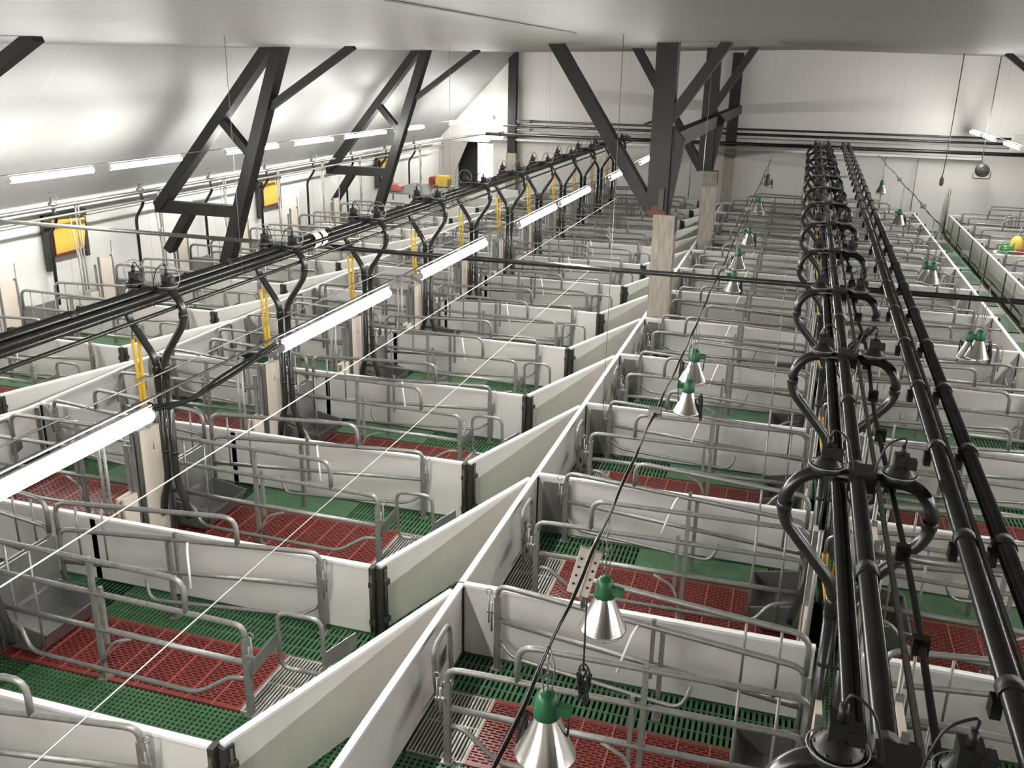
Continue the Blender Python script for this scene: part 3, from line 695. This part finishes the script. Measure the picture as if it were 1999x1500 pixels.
# far wall services
def fw(x0, x1, z, r, mt, label, y=26.72, nm='wall_pipe', cat='pipe'):
    m = MB(); m.tube([(x0, y, z), (x1, y, z)], r, 10); o = obj(nm, m.mesh(nm, mt))
    m = MB(); m.box(0, -r-.012, -r-.012, .035, YFAR-.002-y, r+.012); cm = m.mesh('pipe_clip', BLACKM); x = x0+.4
    while x < x1: part('pipe_clip', cm, o, (x, y, z)); x += 1.15; return tag(o, label, cat)
fw(-8.0, 8.5, 2.46, .026, BLACK, 'slim black pipe high on the far wall, topmost of the stack')
fw(-8.4, 8.5, 2.33, .036, BLACK, 'black pipe on the far wall, second from the top of the stack')
fw(-8.0, 8.5, 2.22, .012, STEEL, 'thin silver conduit on the far wall between the black pipes')
fw(-8.9, 8.5, 2.08, .050, BLACK, 'thickest black pipe on the far wall, lowest of the stack', 26.62)
m = MB(); m.box(-8.9, 26.75, 1.90, 4.5, 26.99, 1.96); tag(obj('cable_tray', m.mesh('cable_tray', CAP)), 'white cable tray along the far wall under the black pipes', 'cable tray')
m = MB(); m.tube([(-4.0, 26.9, zceil(26.9, -4.1)-.01), (-4.0, 26.9, 2.6), (-4.3, 26.9, 2.48)], .03, 8, .1); tag(obj('riser_pipe', m.mesh('riser_pipe', BLACK)), 'black pipe dropping from the ceiling down the far wall', 'pipe')
for i, x in enumerate([-2.9, .2, 2.2, 3.0]):
    m = MB(); m.tube([(x, 26.9, 1.93), (x, 26.9, .5)], .012, 6); tag(obj('wall_conduit', m.mesh('wall_conduit', STEEL)), 'vertical conduit on the far wall, %s from the left' % ['first', 'second', 'third', 'fourth'][i], 'conduit', 'vertical conduits on the far wall')
m = MB(); m.box(3.95, 26.42, 2.18, 4.45, 26.57, 2.58); tag(obj('control_box', m.mesh('control_box', GREYP), None, (1.1, 0, .0)), 'grey control box on the far wall at the right edge', 'control box')
t = empty('fan_heater', (4.4, 25.9, 1.72)); m = MB(); m.lathe([(0, -.15), (.15, -.15), (.165, .1), (.14, .15), (.0, .13)], (0, 0, 0), 20, 'y'); part('heater_drum', m.mesh('heater_drum', DARKPOST), t)
for rr in (.04, .08, .12):
    m = MB(); m.ring((0, -.155, 0), rr, .004, 'y', 20, 4); part('guard_ring', m.mesh('guard_ring', WIRE), t)
m = MB(); m.tube([(-.05, 0, .2), (-.03, 0, zceil(25.9, 4.4)-1.72)], .012, 6); m.tube([(-.2, 0, .03), (-.2, 0, -.2), (.2, 0, -.2), (.2, 0, .03)], .012, 6, .05); part('heater_bracket', m.mesh('heater_bracket', STEEL), t)
tag(t, 'dark round fan heater hanging in front of the far wall at right', 'fan heater')
t = empty('hanging_plug', (3.05, 22.5, 1.72)); m = MB(); m.lathe([(0, -.09), (.03, -.09), (.045, -.03), (.04, .06), (.015, .12), (0, .12)], (0, 0, 0), 12); part('plug_body', m.mesh('plug_body', BROWN), t, label='brown plug body')
m = MB(); m.tube([(0, 0, .12), (.02, 0, .6), (.03, 0, zceil(22.5)-1.72)], .009, 6); part('plug_cable', m.mesh('plug_cable', BLACKM), t)
tag(t, 'single plug hanging on a long black cable from the ceiling at right', 'plug')

# ------------------------------------------------------------------ left wall fittings
m = MB(); m.tube([(-10.1, 1, 1.88), (-10.1, 26.2, 1.88), (-9.4, 26.6, 2.0), (-8.9, 26.62, 2.08)], .03, 10, .2); r = obj('wall_feed_pipe', m.mesh('wall_feed_pipe', STAIN)); tag(r, 'grey feed pipe along the top of the left wall', 'pipe')
m = MB(); m.tube([(-10.0, 1, 1.76), (-10.0, 26.0, 1.76)], .02, 8); tag(obj('wall_feed_pipe', m.mesh('wall_feed_pipe', STEEL)), 'thinner pale pipe just below the grey feed pipe on the left wall', 'pipe')
m = MB(); m.tube([(0, 0, 0), (.0, .05, -.16), (-.22, .10, -.42), (-.22, .10, -1.45)], .026, 8, .08); DP = m.mesh('drop_pipe', BLACK)
m = MB(); m.lathe([(0, .02), (.06, .02), (.065, .05), (.03, .08), (.03, .13), (0, .13)], (0, 0, 0), 12); m.ring((0, 0, .12), .09, .004, 'y', 14, 4); VP = m.mesh('wall_valve', STAIN)
m = MB(); m.tube([(.0, .3, -.1), (.03, .32, -.7), (.08, .3, -.95)], .010, 6); m.tube([(.0, .42, -.1), (.02, .42, -.6)], .010, 6); m.tube([(-.06, .5, .0), (-.06, .5, -1.3)], .012, 6); m.tube([(-.06, .56, 0), (-.06, .56, -1.3)], .012, 6); HP = m.mesh('hanging_tubes', GREYP)
for k in range(1, NK):
    y = yk(k)-.1; t = obj('wall_feed_drop', DP, None, (-10.1, y, 1.86)); part('wall_valve', VP, t, (0, 0, .02)); part('hanging_tubes', HP, t)
    tag(t, 'black feed drop pipe on the left wall, %s from camera' % (ORD[k-1] if k < NK-1 else 'farthest'), 'feed drop', 'feed drops on the left wall')
# yellow air inlets
for i, (y, z) in enumerate([(11.0, 1.12), (16.75, 1.10), (22.4, 1.10)]):
    t = empty('air_inlet', (-10.45, y, z))
    m = MB(); m.add([(.02, 0, 0), (.02, .66, .02), (.10, .66, .46), (.10, 0, .50), (0, 0, 0), (0, .66, .02), (.07, .66, .48), (.07, 0, .52)], [(0,1,2,3),(7,6,5,4),(0,4,5,1),(1,5,6,2),(2,6,7,3),(3,7,4,0)])
    part('inlet_flap', m.mesh('inlet_flap', YPANEL), t, label='bright yellow flap')
    m = MB(); m.box(-.02, -.13, -.22, .05, 0, .60); m.box(-.02, .66, -.12, .05, .73, .48); m.box(-.02, -.13, .50, .07, .73, .60)
    part('inlet_frame', m.mesh('inlet_frame', DARKPOST), t)
    m = MB(); m.box(.0, -.01, -.03, .07, .68, .0); m.box(.03, .0, 0, .075, .015, .5); part('red_edge', m.mesh('red_edge', RUST), t, label='dark red edging')
    tag(t, 'yellow flap air inlet in dark frame on the left wall, %s of three' % ['nearest', 'middle', 'farthest'][i], 'air inlet', 'yellow air inlets')
# bright boxes and motor near the far opening
def P3(name, mt, c, sz, label, cat):
    m = MB(); x, y, z = c; a_, b_, h = sz
    m.prism([(x-a_, z), (x+a_, z), (x+a_*1.05, z+h*.7), (x+a_*.8, z+h), (x-a_*.8, z+h), (x-a_*1.05, z+h*.7)], y-b_, y+b_, 'y'); m.box(x-a_*.3, y-b_-.02, z+h*.4, x+a_*.3, y-b_, z+h*.7)
    return tag(obj(name, m.mesh(name, mt)), label, cat)
P3('plastic_bin', YPANEL, (-8.85, 23.0, .95), (.16, .16, .26), 'small yellow bin standing before the far left opening', 'bin')
P3('plastic_bin', ORANGE, (-9.12, 23.1, .95), (.12, .16, .22), 'small red bin beside the yellow bin at the far left', 'bin')
P3('plastic_bin', REDR, (-9.65, 21.6, .95), (.22, .14, .16), 'flat pale red box lying left of the small yellow bin', 'box')
m = MB(); m.box(-9.9, 21.3, .90, -8.6, 23.4, .93)
for x, y in ((-9.85, 21.4), (-8.7, 21.4), (-9.85, 23.3), (-8.7, 23.3)): m.tube([(x, y, .0), (x, y, .9)], .018, 6)
tag(obj('work_shelf', m.mesh('work_shelf', STAIN)), 'grey steel shelf carrying red and yellow bins at the far left', 'shelf')

# ------------------------------------------------------------------ tub beyond the aisle
TX, TY = 4.30, 20.78
t = empty('storage_tub', (TX, TY, .0)); m = MB(); m.lathe([(0, 0), (.20, 0), (.27, .50), (.30, .51), (.30, .54), (.26, .53), (.19, .02), (0, .02)], (0, 0, 0), 24); part('tub_body', m.mesh('tub_body', CAP), t)
tag(t, 'round white tub standing beyond the green aisle, full of coloured gear', 'tub')
m = MB()
for i in range(7): m.ring((TX-.08+.02*math.sin(i*2), TY-.04+.02*math.cos(i*3), .49+.028*i), .15-.012*i, .026, 'z', 18, 7)
for i in range(3): m.tube([(TX-.18+.1*i, TY-.1, .62), (TX-.16+.1*i, TY-.12, .76)], .018, 6)
tag(obj('green_hose_coil', m.mesh('green_hose_coil', mat('bright_green_hose', (.10, .30, .12), .45))), 'coiled green hose heaped in the white tub', 'hose')
m = MB(); m.lathe([(0, 0), (.12, 0), (.15, .1), (.12, .24), (.05, .32), (0, .32)], (TX+.13, TY+.12, .54), 14); tag(obj('yellow_bag', m.mesh('yellow_bag', YPANEL)), 'rounded yellow bag in the white tub behind the green hose', 'bag')
m = MB()
for i in range(4): m.tube([(TX+.06+.04*i, TY-.2, .5), (TX+.1+.05*i, TY-.16, .66), (TX+.16+.04*i, TY-.12, .52)], .016, 6, .05)
tag(obj('red_straps', m.mesh('red_straps', ORANGE)), 'tangle of red straps at the front of the white tub', 'straps')
m = MB(); m.tube([(3.86, 26.7, 0), (3.86, 26.7, 1.15)], .03, 8); tag(obj('corner_pole', m.mesh('corner_pole', STEEL)), 'upright steel pole at the far end of the aisle by the gable wall', 'pole')
for i, y in enumerate([9.6, 12.4, 15.0, 17.6, 21.0, 25.2]):
    m = MB(); m.tube([(3.84, y, .0), (3.84, y, .52)], .014, 6); 
    tag(obj('fence_stake', m.mesh('fence_stake', STEEL)), 'thin steel stake along the green aisle, %s from camera' % ORD[i], 'stake', 'stakes along the green aisle')
